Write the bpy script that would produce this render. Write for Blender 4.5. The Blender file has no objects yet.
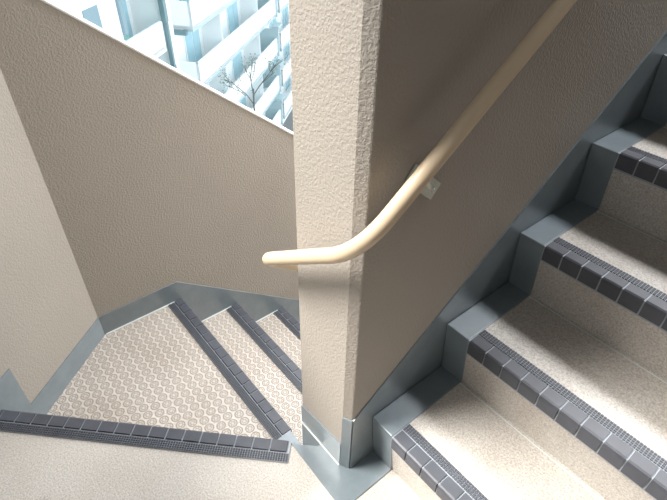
import bpy, bmesh, math, random
from mathutils import Vector, Matrix
random.seed(7)
SC = bpy.context.scene
COL = SC.collection

# ---------------------------------------------------------------- camera
F = Vector((-0.59748, 0.50411, -0.62361)); R = Vector((0.63414, 0.77303, 0.01733)); U = Vector((-0.49080, 0.38510, 0.78154))
CAM = Vector((0.53254, -0.51318, 1.39129))
cd = bpy.data.cameras.new('camera'); co = bpy.data.objects.new('camera', cd); COL.objects.link(co)
cd.sensor_width = 36; cd.lens = 507.09 * 36 / 667; cd.clip_start = 0.02; cd.clip_end = 400
m = Matrix((R, U, -F)).transposed().to_4x4(); m.translation = CAM; co.matrix_world = m
SC.camera = co

# ---------------------------------------------------------------- light
w = bpy.data.worlds.new('sky'); SC.world = w; w.use_nodes = True
bg = w.node_tree.nodes['Background']
bg.inputs['Color'].default_value = (0.86, 0.94, 1.0, 1); # hazy sky, brighter towards the side the apartment block faces
nt = w.node_tree
_tc = nt.nodes.new('ShaderNodeTexCoord'); _dp = nt.nodes.new('ShaderNodeVectorMath'); _dp.operation = 'DOT_PRODUCT'
nt.links.new(_tc.outputs['Generated'], _dp.inputs[0]); _dp.inputs[1].default_value = (0.74, 0.63, 0.22)
_mr = nt.nodes.new('ShaderNodeMapRange'); _mr.interpolation_type = 'SMOOTHSTEP'
nt.links.new(_dp.outputs['Value'], _mr.inputs['Value'])
_mr.inputs['From Min'].default_value = 0.0; _mr.inputs['From Max'].default_value = 0.9
_mr.inputs['To Min'].default_value = 0.55; _mr.inputs['To Max'].default_value = 1.95
nt.links.new(_mr.outputs['Result'], bg.inputs['Strength'])
def sun_light(az, el, energy, ang, col):
    sd = bpy.data.lights.new('sun', 'SUN'); so = bpy.data.objects.new('sun', sd); COL.objects.link(so)
    sd.energy = energy; sd.angle = math.radians(ang); sd.color = col
    a_, e_ = math.radians(az), math.radians(el)      # azimuth from +Y towards -X
    d = Vector((math.sin(a_) * math.cos(e_), -math.cos(a_) * math.cos(e_), -math.sin(e_)))
    so.rotation_euler = d.to_track_quat('-Z', 'Y').to_euler(); so.location = (-4, 0, 6)
sun_light(140, 50, 7.5, 24, (1.0, 0.97, 0.93))
# area lamp added in place of bright sky over the flight up
def sky_fill_lamp(loc, aim, sx, sy, energy):
    ad = bpy.data.lights.new('sky_fill_lamp', 'AREA'); ao = bpy.data.objects.new('sky_fill_lamp', ad); COL.objects.link(ao)
    ad.shape = 'RECTANGLE'; ad.size = sx; ad.size_y = sy; ad.energy = energy; ad.color = (0.97, 0.98, 1.0)
    ao.location = loc; ao.rotation_euler = (Vector(aim) - ao.location).to_track_quat('-Z', 'Y').to_euler()
sky_fill_lamp((0.0, 3.2, 4.3), (0.1, 0.5, 0.4), 1.6, 0.7, 255)
# area lamps added in place of sky to brighten flight down and diagonal wall
sky_fill_lamp((-1.9, 1.7, 2.5), (-0.4, 0.1, -0.3), 1.0, 1.0, 50)
sky_fill_lamp((-0.9, 2.6, 1.3), (-0.8, -0.5, 0.2), 1.0, 1.0, 42)
vs = SC.view_settings
vs.view_transform = 'Standard'; vs.look = 'None'; vs.gamma = 1; vs.use_curve_mapping = False; vs.exposure = 0.6

# ---------------------------------------------------------------- materials
def mat(name, color, rough=0.6, metallic=0.0, spec=0.5):
    m = bpy.data.materials.new(name); m.use_nodes = True
    b = m.node_tree.nodes['Principled BSDF']
    b.inputs['Base Color'].default_value = (*color, 1); b.inputs['Roughness'].default_value = rough
    b.inputs['Metallic'].default_value = metallic; b.inputs['Specular IOR Level'].default_value = spec
    return m
def nd(m, t, **kw):
    n = m.node_tree.nodes.new(t)
    for k, v in kw.items():
        if k in n.inputs: n.inputs[k].default_value = v
        else: setattr(n, k, v)
    return n
def lk(m, a, b): m.node_tree.links.new(a, b)
def bsdf(m): return m.node_tree.nodes['Principled BSDF']
def coords(m, scale=(1, 1, 1)):
    t = nd(m, 'ShaderNodeNewGeometry'); mp = nd(m, 'ShaderNodeMapping')
    lk(m, t.outputs['Position'], mp.inputs['Vector']); mp.inputs['Scale'].default_value = scale
    return mp.outputs['Vector']
def ramp(m, fac, stops):
    r = nd(m, 'ShaderNodeValToRGB'); lk(m, fac, r.inputs['Fac'])
    e = r.color_ramp.elements
    while len(e) < len(stops): e.new(0.5)
    for i, (p, c) in enumerate(stops):
        e[i].position = p; e[i].color = (*c, 1)
    return r.outputs['Color']
def mathn(m, op, a, b=None, c=None):
    n = nd(m, 'ShaderNodeMath', operation=op)
    for i, v in enumerate((a, b, c)):
        if v is None: continue
        if isinstance(v, (int, float)): n.inputs[i].default_value = v
        else: lk(m, v, n.inputs[i])
    return n.outputs[0]
def bump(m, h, strength, dist):
    b = nd(m, 'ShaderNodeBump'); b.inputs['Strength'].default_value = strength; b.inputs['Distance'].default_value = dist
    lk(m, h, b.inputs['Height']); lk(m, b.outputs['Normal'], bsdf(m).inputs['Normal'])

def stucco(name, c):
    m = mat(name, c, 0.55, spec=0.35)
    v = coords(m)
    n1 = nd(m, 'ShaderNodeTexNoise', Scale=150.0, Detail=2.0, Distortion=.5); lk(m, v, n1.inputs['Vector'])
    n2 = nd(m, 'ShaderNodeTexNoise', Scale=190.0, Detail=1.0); lk(m, v, n2.inputs['Vector'])
    n3 = nd(m, 'ShaderNodeTexNoise', Scale=2.2, Detail=3.0); lk(m, v, n3.inputs['Vector'])
    a = mathn(m, 'MULTIPLY', n1.outputs['Fac'], 1.0)
    r = nd(m, 'ShaderNodeMapRange'); r.interpolation_type = 'SMOOTHSTEP'
    lk(m, a, r.inputs['Value']); r.inputs['From Min'].default_value = .3; r.inputs['From Max'].default_value = .7
    h = mathn(m, 'ADD', r.outputs[0], mathn(m, 'MULTIPLY', n2.outputs['Fac'], 0.35))
    bump(m, h, 0.5, 0.0014)
    col = ramp(m, n3.outputs['Fac'], [(0.3, tuple(x * .95 for x in c)), (0.7, tuple(x * 1.04 for x in c))])
    lk(m, col, bsdf(m).inputs['Base Color'])
    return m
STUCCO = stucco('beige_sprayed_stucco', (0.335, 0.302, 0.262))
STUCCO_D = stucco('low_bounce_stucco', (0.13, 0.11, 0.095))  # stucco darkened on unseen surfaces to cut light bounced onto the stair

def painted(name, c, rough=0.38, amp=.12):
    m = mat(name, c, rough)
    v = coords(m)
    n = nd(m, 'ShaderNodeTexNoise', Scale=14.0, Detail=5.0, Roughness=.65); lk(m, v, n.inputs['Vector'])
    col = ramp(m, n.outputs['Fac'], [(0.3, tuple(x * (1 - amp) for x in c)), (0.72, tuple(x * (1 + amp) for x in c))])
    lk(m, col, bsdf(m).inputs['Base Color'])
    n2 = nd(m, 'ShaderNodeTexNoise', Scale=90.0, Detail=2.0); lk(m, v, n2.inputs['Vector'])
    bump(m, n2.outputs['Fac'], 0.25, 0.0012)
    return m
GREY = painted('blue_grey_urethane_paint', (0.162, 0.198, 0.218), 0.33)
bsdf(GREY).inputs['Specular IOR Level'].default_value = 0.7
bsdf(GREY).inputs['Coat Weight'].default_value = 0.5; bsdf(GREY).inputs['Coat Roughness'].default_value = 0.3
SEAL = mat('pale_sealant', (0.62, 0.66, 0.64), 0.5)

def vinyl(name, base, dark, rings):
    m = mat(name, base, 0.5, spec=0.4)
    v = coords(m)
    n = nd(m, 'ShaderNodeTexNoise', Scale=220.0, Detail=3.0, Roughness=.7); lk(m, v, n.inputs['Vector'])
    n2 = nd(m, 'ShaderNodeTexNoise', Scale=5.0, Detail=4.0); lk(m, v, n2.inputs['Vector'])
    sp = ramp(m, n.outputs['Fac'], [(0.34, dark), (0.56, base), (0.7, tuple(min(1, x * 1.18) for x in base))])
    dirt = ramp(m, n2.outputs['Fac'], [(0.25, (0.86, 0.84, 0.82)), (0.6, (1, 1, 1))])
    mx = nd(m, 'ShaderNodeMixRGB', blend_type='MULTIPLY'); mx.inputs['Fac'].default_value = 1
    lk(m, sp, mx.inputs['Color1']); lk(m, dirt, mx.inputs['Color2'])
    out = mx.outputs['Color']
    if not rings:      # scuffed stain trodden into the landing sheet
        dn_ = nd(m, 'ShaderNodeVectorMath', operation='DISTANCE'); lk(m, v, dn_.inputs[0]); dn_.inputs[1].default_value = (-0.44, -0.69, 0)
        f_ = mathn(m, 'ADD', dn_.outputs['Value'], mathn(m, 'MULTIPLY', n.outputs['Fac'], 0.03))
        r_ = nd(m, 'ShaderNodeMapRange'); lk(m, f_, r_.inputs['Value'])
        for k_, x_ in (('From Min', .018), ('From Max', .042), ('To Min', .55), ('To Max', 0.0)): r_.inputs[k_].default_value = x_
        ms = nd(m, 'ShaderNodeMixRGB', blend_type='MULTIPLY'); lk(m, r_.outputs[0], ms.inputs['Fac'])
        lk(m, out, ms.inputs['Color1']); ms.inputs['Color2'].default_value = (0.6, 0.58, 0.56, 1); out = ms.outputs['Color']
    h = mathn(m, 'MULTIPLY', n.outputs['Fac'], 0.25)
    if rings:
        s = nd(m, 'ShaderNodeSeparateXYZ'); lk(m, v, s.inputs[0])
        P = 0.036
        def cell(o):
            f = mathn(m, 'FRACT', mathn(m, 'DIVIDE', o, P)); return mathn(m, 'SUBTRACT', f, 0.5)
        # rows stagger like a brick bond
        row = mathn(m, 'FLOOR', mathn(m, 'DIVIDE', s.outputs['Y'], P))
        odd = mathn(m, 'MULTIPLY', mathn(m, 'MODULO', mathn(m, 'ADD', row, 200.0), 2.0), P * .5)
        cx = cell(mathn(m, 'ADD', s.outputs['X'], odd)); cy = cell(s.outputs['Y'])
        r = mathn(m, 'SQRT', mathn(m, 'ADD', mathn(m, 'MULTIPLY', cx, cx), mathn(m, 'MULTIPLY', cy, cy)))
        # eight-petalled ring: an outer circle, a scalloped inner ring and a centre dot
        ang = mathn(m, 'ARCTAN2', cy, cx)
        pet = mathn(m, 'MULTIPLY', mathn(m, 'COSINE', mathn(m, 'MULTIPLY', ang, 6.0)), 0.05)
        d1 = mathn(m, 'ABSOLUTE', mathn(m, 'SUBTRACT', r, 0.40))
        d2 = mathn(m, 'ABSOLUTE', mathn(m, 'SUBTRACT', r, mathn(m, 'ADD', pet, 0.2)))
        k1 = mathn(m, 'LESS_THAN', d1, 0.065); k2 = mathn(m, 'LESS_THAN', d2, 0.055)
        k = mathn(m, 'MAXIMUM', k1, k2)
        mr = nd(m, 'ShaderNodeMixRGB', blend_type='MULTIPLY'); lk(m, mathn(m, 'MULTIPLY', k, 0.75), mr.inputs['Fac'])
        lk(m, out, mr.inputs['Color1']); mr.inputs['Color2'].default_value = (0.40, 0.33, 0.27, 1)
        out = mr.outputs['Color']
        h = mathn(m, 'ADD', h, mathn(m, 'MULTIPLY', k, -0.8))
    lk(m, out, bsdf(m).inputs['Base Color'])
    bump(m, h, 0.35, 0.0012)
    return m
VINYL = vinyl('beige_speckled_vinyl', (0.57, 0.535, 0.49), (0.37, 0.335, 0.295), False)
VINYL_R = vinyl('beige_ring_pattern_vinyl', (0.60, 0.56, 0.51), (0.44, 0.40, 0.355), True)

RUB = painted('charcoal_rubber', (0.065, 0.069, 0.083), 0.5, .15)
RUB_BASE = painted('grey_rubber_base', (0.30, 0.33, 0.36), 0.55, .15)
RESIN = mat('cream_resin', (0.57, 0.45, 0.31), 0.36, spec=0.5)
BRK = mat('bracket_metal', (0.55, 0.56, 0.50), 0.4, metallic=0.35)
CAPM = painted('white_coping_paint', (0.80, 0.80, 0.80), 0.5, .04)
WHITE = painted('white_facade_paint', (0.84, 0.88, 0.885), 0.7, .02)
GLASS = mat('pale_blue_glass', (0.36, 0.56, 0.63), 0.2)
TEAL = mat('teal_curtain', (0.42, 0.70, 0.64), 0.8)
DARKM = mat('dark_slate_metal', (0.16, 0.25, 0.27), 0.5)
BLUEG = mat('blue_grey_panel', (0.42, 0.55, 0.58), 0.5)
SLATE = mat('slate_blue_panel', (0.20, 0.29, 0.33), 0.5)
BARK = mat('grey_bark', (0.13, 0.14, 0.13), 0.9)
LEAF = mat('dull_leaf', (0.22, 0.31, 0.28), 0.8)
ASPH = painted('pale_asphalt', (0.2, 0.21, 0.21), 0.9)

# ---------------------------------------------------------------- mesh helpers
def finish(name, bm, mats, parent=None, bevel=0.0, seg=2, smooth=False):
    bmesh.ops.recalc_face_normals(bm, faces=bm.faces[:])
    me = bpy.data.meshes.new(name); bm.to_mesh(me); bm.free()
    if not isinstance(mats, (list, tuple)): mats = [mats]
    for x in mats: me.materials.append(x)
    o = bpy.data.objects.new(name, me); COL.objects.link(o)
    if smooth:
        for f in me.polygons: f.use_smooth = True
    if parent: o.parent = parent
    if bevel:
        b = o.modifiers.new('bevel', 'BEVEL'); b.width = bevel; b.segments = seg; b.limit_method = 'ANGLE'
    return o
def box(bm, a, b, mi=0, M=None):
    x0, y0, z0 = a; x1, y1, z1 = b
    vs_ = [Vector(p) for p in ((x0,y0,z0),(x1,y0,z0),(x1,y1,z0),(x0,y1,z0),(x0,y0,z1),(x1,y0,z1),(x1,y1,z1),(x0,y1,z1))]
    if M: vs_ = [M @ v for v in vs_]
    v = [bm.verts.new(p) for p in vs_]
    for f in ((0,3,2,1),(4,5,6,7),(0,1,5,4),(1,2,6,5),(2,3,7,6),(3,0,4,7)):
        bm.faces.new([v[i] for i in f]).material_index = mi
def prism(bm, pts, ext, mi=0):
    """pts: closed 3D polygon; ext: extrusion vector"""
    e = Vector(ext)
    a = [bm.verts.new(Vector(p)) for p in pts]; b = [bm.verts.new(Vector(p) + e) for p in pts]
    n = len(pts)
    bm.faces.new(a).material_index = mi; bm.faces.new(b[::-1]).material_index = mi
    for i in range(n):
        bm.faces.new((a[i], b[i], b[(i+1) % n], a[(i+1) % n])).material_index = mi
def zprism(bm, xy, z0, z1, mi=0): prism(bm, [(x, y, z0) for x, y in xy], (0, 0, z1 - z0), mi)
def struct(o): o['kind'] = 'structure'; return o
def tag(o, label, cat, group=None):
    o['label'] = label; o['category'] = cat
    if group: o['group'] = group
    return o
def empty(name, loc=(0, 0, 0)):
    o = bpy.data.objects.new(name, None); COL.objects.link(o); o.location = loc; o.empty_display_size = .1
    return o
def keep(o, parent):   # parent without moving geometry written in world coordinates
    o.parent = parent; o.matrix_parent_inverse = Matrix.Translation(-parent.location); return o

# ---------------------------------------------------------------- dimensions
H = 0.19                    # riser
G = 0.2583; Y1 = 0.0845     # going and first nosing of the flight up
GL = 0.262; Y2 = 0.012      # going and first straight nosing of the flight down
T = 0.204                   # spine wall thickness
WL = 1.134                  # outer wall of the flight down
XR = 0.99                   # right wall
CW = 0.08                   # curb width
P0 = Vector((-0.108, -0.018)); P1 = Vector((-0.816, -0.713))   # winder nosing
CNR = Vector((-WL, -0.325)); DD = Vector((0.634, -0.774)).normalized()      # diagonal wall
TOPW = 2.75; LOW = -1.9

# ---------------------------------------------------------------- structure
C = 0.024  # chamfer
bm = bmesh.new(); YE = 3.0
zprism(bm, [(-C, 0), (0, 0.013), (0, YE), (-T, YE), (-T, 0)], LOW, TOPW)
struct(finish('wall_spine', bm, STUCCO, bevel=.003))
# parapet beside the flight down, sloping top
def ptop(y): return 1.048 - 0.78 * (y + 0.173)
bm = bmesh.new(); TH = 0.11
yb, ye = CNR.y, 2.4
prism(bm, [(-WL, yb, LOW), (-WL, ye, LOW), (-WL, ye, ptop(ye)), (-WL, yb, ptop(yb))], (-TH, 0, 0))
struct(finish('wall_outer', bm, STUCCO))
bm = bmesh.new()
prism(bm, [(-WL + .004, yb, ptop(yb)), (-WL + .004, ye, ptop(ye)), (-WL + .004, ye, ptop(ye) + .012), (-WL + .004, yb, ptop(yb) + .012)], (-TH - .008, 0, 0))
struct(finish('trim_1', bm, CAPM, bevel=.004))
# diagonal wall round the landing
NL = Vector((DD.y, -DD.x))   # outward
if NL.x > 0: NL = -NL
a = CNR; b = CNR + DD * 1.45
bm = bmesh.new()
TD = ptop(yb)
zprism(bm, [tuple(a), tuple(b), tuple(b + NL * TH), tuple(a + NL * TH)], LOW, TD)
struct(finish('wall_left', bm, STUCCO))
bm = bmesh.new()
zprism(bm, [tuple(a - NL * .004), tuple(b - NL * .004), tuple(b + NL * (TH + .004)), tuple(a + NL * (TH + .004))], TD, TD + .012)
struct(finish('trim_2', bm, CAPM, bevel=.004))
# walls behind and to the right of the photographer
bm = bmesh.new(); box(bm, (b.x - .05, b.y - TH, LOW), (XR + .15, b.y, 1.1)); struct(finish('wall_back', bm, STUCCO))
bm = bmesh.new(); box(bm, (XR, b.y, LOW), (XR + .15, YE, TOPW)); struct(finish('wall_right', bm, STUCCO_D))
# unseen end wall, added to shut out light at the flight head
bm = bmesh.new(); box(bm, (-T, YE, LOW), (XR + .15, YE + .15, 2.9)); struct(finish('wall_front_blocker', bm, STUCCO))
# unseen slab overhead, added and sized to block sky light
bm = bmesh.new(); box(bm, (-.6, b.y, TOPW), (XR + .15, 1.85, TOPW + .15)); struct(finish('ceiling_blocker', bm, STUCCO_D))
# landing slab
bm = bmesh.new()
fl = [(0, 0.013), (0, Y1 + .022), (XR, Y1 + .022), (XR, b.y), tuple(b), tuple(P1), tuple(P0), (-.108, 0), (-C, 0)]
zprism(bm, fl, -.16, 0)
struct(finish('floor', bm, VINYL))
# painted border at the spine wall foot
bm = bmesh.new(); nn = (P1 - P0).normalized(); Q = P0 + nn * .078
zprism(bm, [(-.108, -.0005), (-C, -.0005), (0.0005, 0.013), (0.0005, Y1 + .02), (CW, Y1 + .02), (CW, -.035), (.045, -.078), (Q.x, Q.y), (P0.x, P0.y)], 0, .003)
struct(finish('trim_3', bm, GREY))
# skirtings (baseboards)
bm = bmesh.new(); e = .004; prism(bm, [(-T, -e, -H), (-T, -e, .086), (-C, -e, .108), (-C, -e, 0), (-.108, -e, 0), (-.108, -e, -H)], (0, e, 0))
prism(bm, [(-T, -e, .002), (-T, -e - .004, .002), (-C, -e - .004, .002), (-C, -e, .002)], (0, 0, .003), 1)
struct(finish('baseboard_pillar', bm, [GREY, SEAL]))
bm = bmesh.new()
sl = H / G
prism(bm, [(0, .013, 0), (0, .013, .236), (0, YE - .3, .236 + sl * (YE - .313)), (0, YE - .3, 1.5), (0, .7, .1), (0, .3, 0)], (e, 0, 0))
# chamfer piece
prism(bm, [(-C, 0, 0), (0, .013, 0), (0, .013, .236), (-C, 0, .236)], (.0019, -.0036, 0))
struct(finish('baseboard_spine', bm, GREY))
bm = bmesh.new()
prism(bm, [(-WL, CNR.y, -H - .1), (-WL, CNR.y, -H + .1), (-WL, .012, -H + .102), (-WL, 1.9, -H + .102 - .775 * 1.888), (-WL, 1.9, -1.88), (-WL, .4, -.95)], (e, 0, 0))
struct(finish('baseboard_outer', bm, GREY))
bm = bmesh.new()
def dz(s, z, o=0): q = CNR + DD * s - NL * o; return (q.x, q.y, z)
s1 = (P1 - CNR).length + .0; s0 = s1 - .092
prism(bm, [dz(0, -H), dz(0, -H + .098), dz(s0, -H + .098), dz(s0, .098), dz(1.44, .098), dz(1.44, -.02), dz(s1, -.02), dz(s1, -H)], tuple(-NL * e) + (0,))
struct(finish('baseboard_left', bm, GREY))
# pale sealant line at the wedge step edge
# ---------------------------------------------------------------- nosing strip
def nosing_mesh(name, L, pitch=.0525, first=0.0):
    """local: X along the edge, Y back over the tread, Z up; edge at y=0 facing -Y"""
    bm = bmesh.new()
    prism(bm, [(0, -.004, -.044), (0, -.004, .0035), (0, .060, .0035), (0, .062, 0), (0, 0, 0), (0, 0, -.044)], (L, 0, 0), 1)
    x = first
    while x < L - .008:
        x1 = min(x + pitch - .0045, L - .001)
        prism(bm, [(x, -.0065, -.038), (x, -.0085, -.004), (x, -.0065, .0045), (x, -.002, .0075), (x, .029, .0075), (x, .031, .003), (x, -.0035, .003), (x, -.0035, -.038)], (x1 - x, 0, 0), 0)
        x += pitch
    # ribbed tail: rows of small studs
    nx = int(L / .0075)
    for r_ in range(4):
        y0 = .0345 + r_ * .0065
        for i in range(nx):
            xx = .002 + i * .0075
            box(bm, (xx, y0, .003), (xx + .0058, y0 + .0046, .0062), 0)
    bmesh.ops.recalc_face_normals(bm, faces=bm.faces[:])
    me = bpy.data.meshes.new(name); bm.to_mesh(me); bm.free()
    me.materials.append(RUB); me.materials.append(RUB_BASE)
    return me
def put(me, name, origin, ax, ay, parent):
    o = bpy.data.objects.new(name, me); COL.objects.link(o)
    ax = Vector(ax).normalized(); ay = Vector(ay).normalized(); az = ax.cross(ay)
    if az.z < 0:
        ax = -ax; az = -az; origin = Vector(origin) - ax * me_len[me.name]
    mm = Matrix((ax, ay, az)).transposed().to_4x4(); mm.translation = Vector(origin)
    o.parent = parent; o.matrix_parent_inverse = parent.matrix_world.inverted() if False else Matrix.Identity(4)
    o.matrix_basis = mm
    return o
me_len = {}

# ---------------------------------------------------------------- flight going up
up = empty('ascending_staircase')
tag(up, 'beige speckled stair flight rising to the right with grey side curbs', 'staircase')
LN = XR - CW - .006
nm = nosing_mesh('nosing', LN, first=.004); me_len[nm.name] = LN
NUP = 9
for k in range(1, NUP + 1):
    y = Y1 + (k - 1) * G; z = k * H; y2 = y + G
    bm = bmesh.new()
    # sloped riser under an overhanging tread
    prism(bm, [(CW, y, z), (CW, y2 + .03, z), (CW, y2 + .03, z - H - .1 * (k > 1)), (CW, y + .022, z - H - .1 * (k > 1)), (CW, y + .022, z - H), (CW, y + .004, z - .046), (CW, y, z - .044)], (XR - .003 - CW, 0, 0))
    st = finish('step', bm, VINYL); st.parent = up
    put(nm, 'nosing', (CW + .001, y, z), (1, 0, 0), (0, 1, 0), st)['label'] = 'dark rubber nosing strip with raised blocks and studs'
    bm = bmesh.new()
    prism(bm, [(.0045, y - .003, z + .003), (.0045, y2 + .02, z + .003), (.0045, y2 + .02, z - H - .05), (.0045, y + .018, z - H - .05 * (k > 1)), (.0045, y + .016, z - H + .003)], (CW - .0045, 0, 0))
    c = finish('curb', bm, GREY, bevel=.003); c.parent = st; c['label'] = 'blue-grey painted curb at the wall'
    # cove seam of the sheet on the tread
    bm = bmesh.new(); box(bm, (CW, y2 + .010, z), (XR - .004, y2 + .013, z + .0012))
    s_ = finish('seam', bm, SEAL); s_.parent = st

# ---------------------------------------------------------------- flight going down
dn = empty('descending_staircase')
tag(dn, 'ring-patterned stair flight winding down to the left of the spine wall', 'staircase')
# top winder nosing lies on the landing edge
nv = (P1 - P0).normalized()
L1 = (P1 - Q).length - .002
n1 = nosing_mesh('winder_nosing', L1, first=.01); me_len[n1.name] = L1
back = Vector((nv.y, -nv.x)); 
if back.y > 0: back = -back        # towards the photographer
put(n1, 'nosing', (Q.x, Q.y, 0), (nv.x, nv.y, 0), (back.x, back.y, 0), dn)['label'] = 'dark rubber nosing strip on the landing edge'
bm = bmesh.new()
zprism(bm, [(CNR.x, CNR.y), tuple(P1 + DD * .0), tuple(P1 - nv * -.0 + back * .0), (P0.x, P0.y), (P0.x, 0), (-T, 0), (-T, Y2), (-WL, Y2)][0:2] + [(P0.x, P0.y), (P0.x, 0), (-T, 0), (-T, Y2), (-WL, Y2)], -2 * H + .03, -H)
ws = finish('winder_step', bm, VINYL_R); ws.parent = dn
nl = nosing_mesh('nosing', WL - T - .10, first=.004); me_len[nl.name] = WL - T - .10
XL0 = -T - .095
bm = bmesh.new(); zprism(bm, [(P0.x, P0.y), (P0.x, -.001), (-T - .001, -.001), (-T - .001, Y2), (XL0, Y2), (XL0, -.04), tuple(P0 + nv * .13)], -H, -H + .004)
c = finish('curb', bm, GREY); c.parent = ws
put(nl, 'nosing', (XL0, Y2, -H), (-1, 0, 0), (0, -1, 0), ws)
bm = bmesh.new(); box(bm, (-WL + e, Y2 - .34 + .01, -H), (-WL + e + .005, Y2 + .004, -H + .004)); s_ = finish('sealant_line', bm, SEAL); s_.parent = ws
for k in range(2, 8):
    y = Y2 + (k - 1) * GL; z = -k * H; y0 = y - GL
    bm = bmesh.new()
    prism(bm, [(-T - .002, y, z), (-T - .002, y0 - .03, z), (-T - .002, y0 - .03, z - H - .1), (-T - .002, y - .022, z - H - .1), (-T - .002, y - .022, z - H), (-T - .002, y - .003, z - .046), (-T - .002, y, z - .044)], (-(WL - T) + .006, 0, 0))
    st = finish('step', bm, VINYL_R); st.parent = dn
    put(nl, 'nosing', (XL0, y, z), (-1, 0, 0), (0, -1, 0), st)
    bm = bmesh.new(); box(bm, (XL0, y0 - .02, z - H), (-T - .002, y + .002, z + .004)); c = finish('curb', bm, GREY, bevel=.003); c.parent = st
    bm = bmesh.new(); box(bm, (-WL + e, y0, z), (-WL + e + .005, y + .004, z + .004)); s_ = finish('sealant_line', bm, SEAL); s_.parent = st

# ---------------------------------------------------------------- handrail
hr = empty('handrail')
tag(hr, 'cream tubular handrail wrapping around the spine wall corner', 'handrail')
RR = .0155
def arc(pts, rad, n=10):
    """round the inner corners of a polyline"""
    P = [Vector(p) for p in pts]; out = [P[0]]
    for i in range(1, len(P) - 1):
        a_, b_, c_ = P[i-1], P[i], P[i+1]; r_ = rad[i-1]
        u = (a_ - b_).normalized() * r_; v = (c_ - b_).normalized() * r_
        for j in range(n + 1):
            t = j / n
            out.append(b_ + u * (1 - t) ** 2 + v * t ** 2)
    out.append(P[-1]); return out
def tube(bm, path, r, n=24, mi=0):
    rings = []; prev = None
    for i, p in enumerate(path):
        d = (path[min(i+1, len(path)-1)] - path[max(i-1, 0)]).normalized()
        if prev is None: nrm = d.orthogonal().normalized()
        else: nrm = (prev - d * prev.dot(d)).normalized()
        prev = nrm; bn = d.cross(nrm)
        rings.append([bm.verts.new(p + (nrm * math.cos(2*math.pi*j/n) + bn * math.sin(2*math.pi*j/n)) * r) for j in range(n)])
    for a_, b_ in zip(rings, rings[1:]):
        for j in range(n): bm.faces.new((a_[j], a_[(j+1) % n], b_[(j+1) % n], b_[j])).material_index = mi
    bm.faces.new(rings[0][::-1]); bm.faces.new(rings[-1])
RX = .055
def rz(y): return .897 + .735 * y
path = arc([(RX, 2.2, rz(2.2)), (RX, .20, rz(.20)), (RX, -.055, .857), (-T - RX - .003, -.055, .640), (-T - RX - .003, 1.6, .64 - .72 * 1.65)], [.06, .085, .05], 14)
bm = bmesh.new(); tube(bm, path, RR); o = finish('rail', bm, RESIN, smooth=True); o.parent = hr
def bracket(P, wallpt, wn, dirn):
    """round post bolted to a plate on the wall"""
    root = bpy.data.objects.new('bracket', None)
    bm = bmesh.new()
    wn = Vector(wn); dn_ = Vector(dirn).normalized(); cr = wn.cross(dn_).normalized()
    Mx = Matrix((cr, dn_, wn)).transposed().to_4x4(); Mx.translation = Vector(wallpt)
    box(bm, (-.054, -.019, 0), (.054, .019, .004), 0, Mx)
    for sx in (-.042, .042):
        r = bmesh.ops.create_cone(bm, cap_ends=True, segments=12, radius1=.006, radius2=.0045, depth=.004, matrix=Mx @ Matrix.Translation((sx, 0, .006)))
    br = finish('bracket', bm, BRK, bevel=.001); br.parent = hr; br['label'] = 'grey metal wall plate with a post'
    bm = bmesh.new(); tube(bm, [Vector(wallpt), Vector(wallpt) + wn * .02, Vector(P)], .0075, 14); ps = finish('post', bm, BRK, smooth=True); ps.parent = br
    return br
yb_ = .150
bracket((RX, .085, rz(.085)), (.001, .153, .894), (1, 0, 0), (0, .66, .76))
yb_ = 1.05
bracket((RX, yb_, rz(yb_)), (.001, yb_, rz(yb_) - .006), (1, 0, 0), (0, 1, .735))
yb_ = .5
bracket((-T - RX - .003, yb_, .64 - .72 * (yb_ - -.05)), (-T - .001, yb_, .63 - .72 * (yb_ + .05)), (-1, 0, 0), (0, 1, -.72))

# ---------------------------------------------------------------- the apartment block across the street
D = Vector((-0.64894, 0.76084, 0)); N = Vector((-0.76084, -0.64894, 0))   # along the facade, into the facade
W0 = 11.3; ZK = 1.13
BM = Matrix((D, N, Vector((0, 0, 1)))).transposed().to_4x4(); BM.translation = CAM + N * W0   # local: x along, y depth, z relative to the eye
blk = empty('apartment_block')
tag(blk, 'white apartment block with long balconies and blue windows across the street', 'building')
def bpart(name, boxes, m_, parent=blk, label=None):
    bm = bmesh.new()
    for a_, b_ in boxes: box(bm, a_, b_, 0, BM)
    o = finish(name, bm, m_); o.parent = parent
    if label: o['label'] = label
    return o
ZF = [-7.2 - 2.88 * i + 2.88 for i in range(0, 6)]      # undersides of the balcony floors: -4.32, -7.2, -10.08 ...
GND = ZF[-1] - 2.6
bpart('wall', [((-6, 1.5, GND), (21.9, 9, 1.5)), ((21.9, 2.0, GND), (24.6, 9, 1.5)), ((24.6, 1.35, GND), (60, 9, 1.5))], WHITE)
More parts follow.
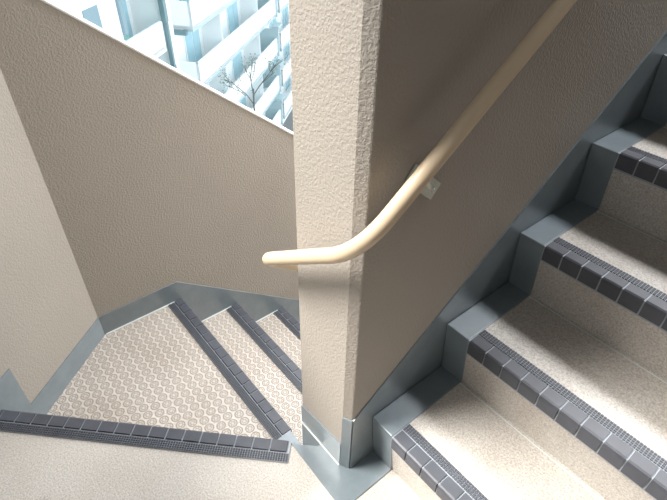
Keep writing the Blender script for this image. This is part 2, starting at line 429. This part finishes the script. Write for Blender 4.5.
# far block: balconies
for zf in ZF:
    for xa, xb in ((24.6, 39.4), (40.6, 56)):
        bpart('balcony', [((xa, 0, zf), (xb, .12, zf + 1.25)), ((xa, 0, zf), (xa + .12, 1.35, zf + 1.25)), ((xa, .0, zf), (xb, 1.35, zf + .16))], WHITE)
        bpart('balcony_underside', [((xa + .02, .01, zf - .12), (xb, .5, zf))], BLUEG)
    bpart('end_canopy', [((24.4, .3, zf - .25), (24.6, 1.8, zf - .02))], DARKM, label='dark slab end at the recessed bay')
    for x0 in (26.2, 29.4, 32.8, 36.2, 42, 46):
        f = bpart('window', [((x0, 1.28, zf + .2), (x0 + 1.9, 1.34, zf + 2.35))], WHITE)
        for dx in (.06, 1.0): bpart('pane', [((x0 + dx, 1.25, zf + .26), (x0 + dx + .84, 1.29, zf + 2.28))], GLASS, f)
    for x0 in (28.6, 35.4): bpart('partition', [((x0, .12, zf + .16), (x0 + .07, 1.3, zf + 2.7))], WHITE)
    bpart('divider', [((39.4, -.12, zf - .1), (39.55, 1.35, zf + 1.9)), ((39.4, -.15, zf + 1.9), (40.6, .4, zf + 2.1))], BLUEG)
# recessed bay
for zf in ZF:
    f = bpart('window', [((22.5, 1.9, zf - 1.9), (23.9, 2.0, zf - .25))], WHITE)
    bpart('pane', [((22.56, 1.86, zf - 1.84), (23.84, 1.92, zf - .31))], BLUEG if zf == ZF[1] else GLASS, f)
bpart('corner_pillar', [((21.9, -.1, GND), (22.35, 1.9, 1.5))], WHITE)
bpart('drain_pipe', [((21.68, -.18, GND), (21.84, 0, -4.2)), ((21.6, -.2, -6.1), (21.86, .02, -4.3)), ((21.6, -.2, -9.6), (21.86, .02, -8.0))], DARKM, label='dark drain pipe with thicker sleeves')
# near block: balconies with teal curtains
for zf in ZF[:4]:
    bpart('balcony', [((18.55, 0, zf - .1), (21.6, .12, zf + 1.15)), ((18.55, 0, zf), (21.6, 1.5, zf + .16))], WHITE)
    f = bpart('window', [((18.7, 1.4, zf + .2), (21.5, 1.48, zf + 2.6))], WHITE)
    for xa, xb in ((18.8, 19.5), (19.95, 20.2), (21.05, 21.4)): bpart('pane', [((xa, 1.37, zf + .26), (xb, 1.41, zf + 2.5))], GLASS, f)
    for xa, xb in ((19.5, 19.95), (20.4, 21.05)): bpart('curtain', [((xa, 1.35, zf + .26), (xb, 1.39, zf + 2.5))], TEAL, f)
    bpart('partition', [((18.38, -.12, zf + 1.45), (18.62, 1.5, zf + 2.8))], SLATE)
bpart('front_wall', [((-6, 0, GND), (18.38, 1.5, 1.5))], WHITE)
for zf in ZF[:4]:
    for x0 in (16.2, 11.5, 7.5):
        f = bpart('window', [((x0 - .08, -.05, zf + 1.72), (x0 + .98, .02, zf + 2.88))], WHITE)
        bpart('pane', [((x0, -.08, zf + 1.8), (x0 + .9, -.04, zf + 2.8))], SLATE, f)

# street, and a thin street tree before the balconies
bm = bmesh.new(); box(bm, (-20, -40, GND - .2), (90, 20, GND), 0, BM); struct(finish('ground', bm, ASPH))
tp = BM @ Vector((27.6, -1.9, GND))
tr = empty('street_tree', tp); tag(tr, 'sparse thin street tree before the white balconies', 'tree')
bm = bmesh.new(); top = BM @ Vector((27.3, -1.9, -9.6)) - tp
def branch(bm, p, d, l, r, lev):
    q = p + d * l; tube(bm, [p, p + d * l * .5 + Vector((random.uniform(-.05, .05),) * 3) * l, q], r, 6)
    ends.append(q)
    if lev:
        for _ in range(3):
            nd_ = (d + Vector((random.uniform(-1, 1), random.uniform(-1, 1), random.uniform(-.3, .7))) * .8).normalized()
            branch(bm, p + (q - p) * random.uniform(.5, 1), nd_, l * .68, r * .6, lev - 1)
ends = []
tube(bm, [Vector((0, 0, 0)), top * .5, top * .72], .07, 8)
branch(bm, top * .7, top.normalized(), 2.1, .05, 3)
o = finish('trunk', bm, BARK); o.parent = tr
bm = bmesh.new()
for q in ends:
    for _ in range(5):
        c_ = q + Vector((random.gauss(0, .16), random.gauss(0, .16), random.gauss(0, .16)))
        Mr = Matrix.Translation(c_) @ Matrix.Rotation(random.uniform(0, 6.28), 4, Vector((random.random(), random.random(), random.random() + .01)).normalized())
        vs4 = [bm.verts.new(Mr @ Vector(v)) for v in ((-.07, 0, 0), (0, .035, .01), (.07, 0, 0), (0, -.035, .01))]
        bm.faces.new(vs4)
o = finish('foliage', bm, LEAF); o.parent = tr
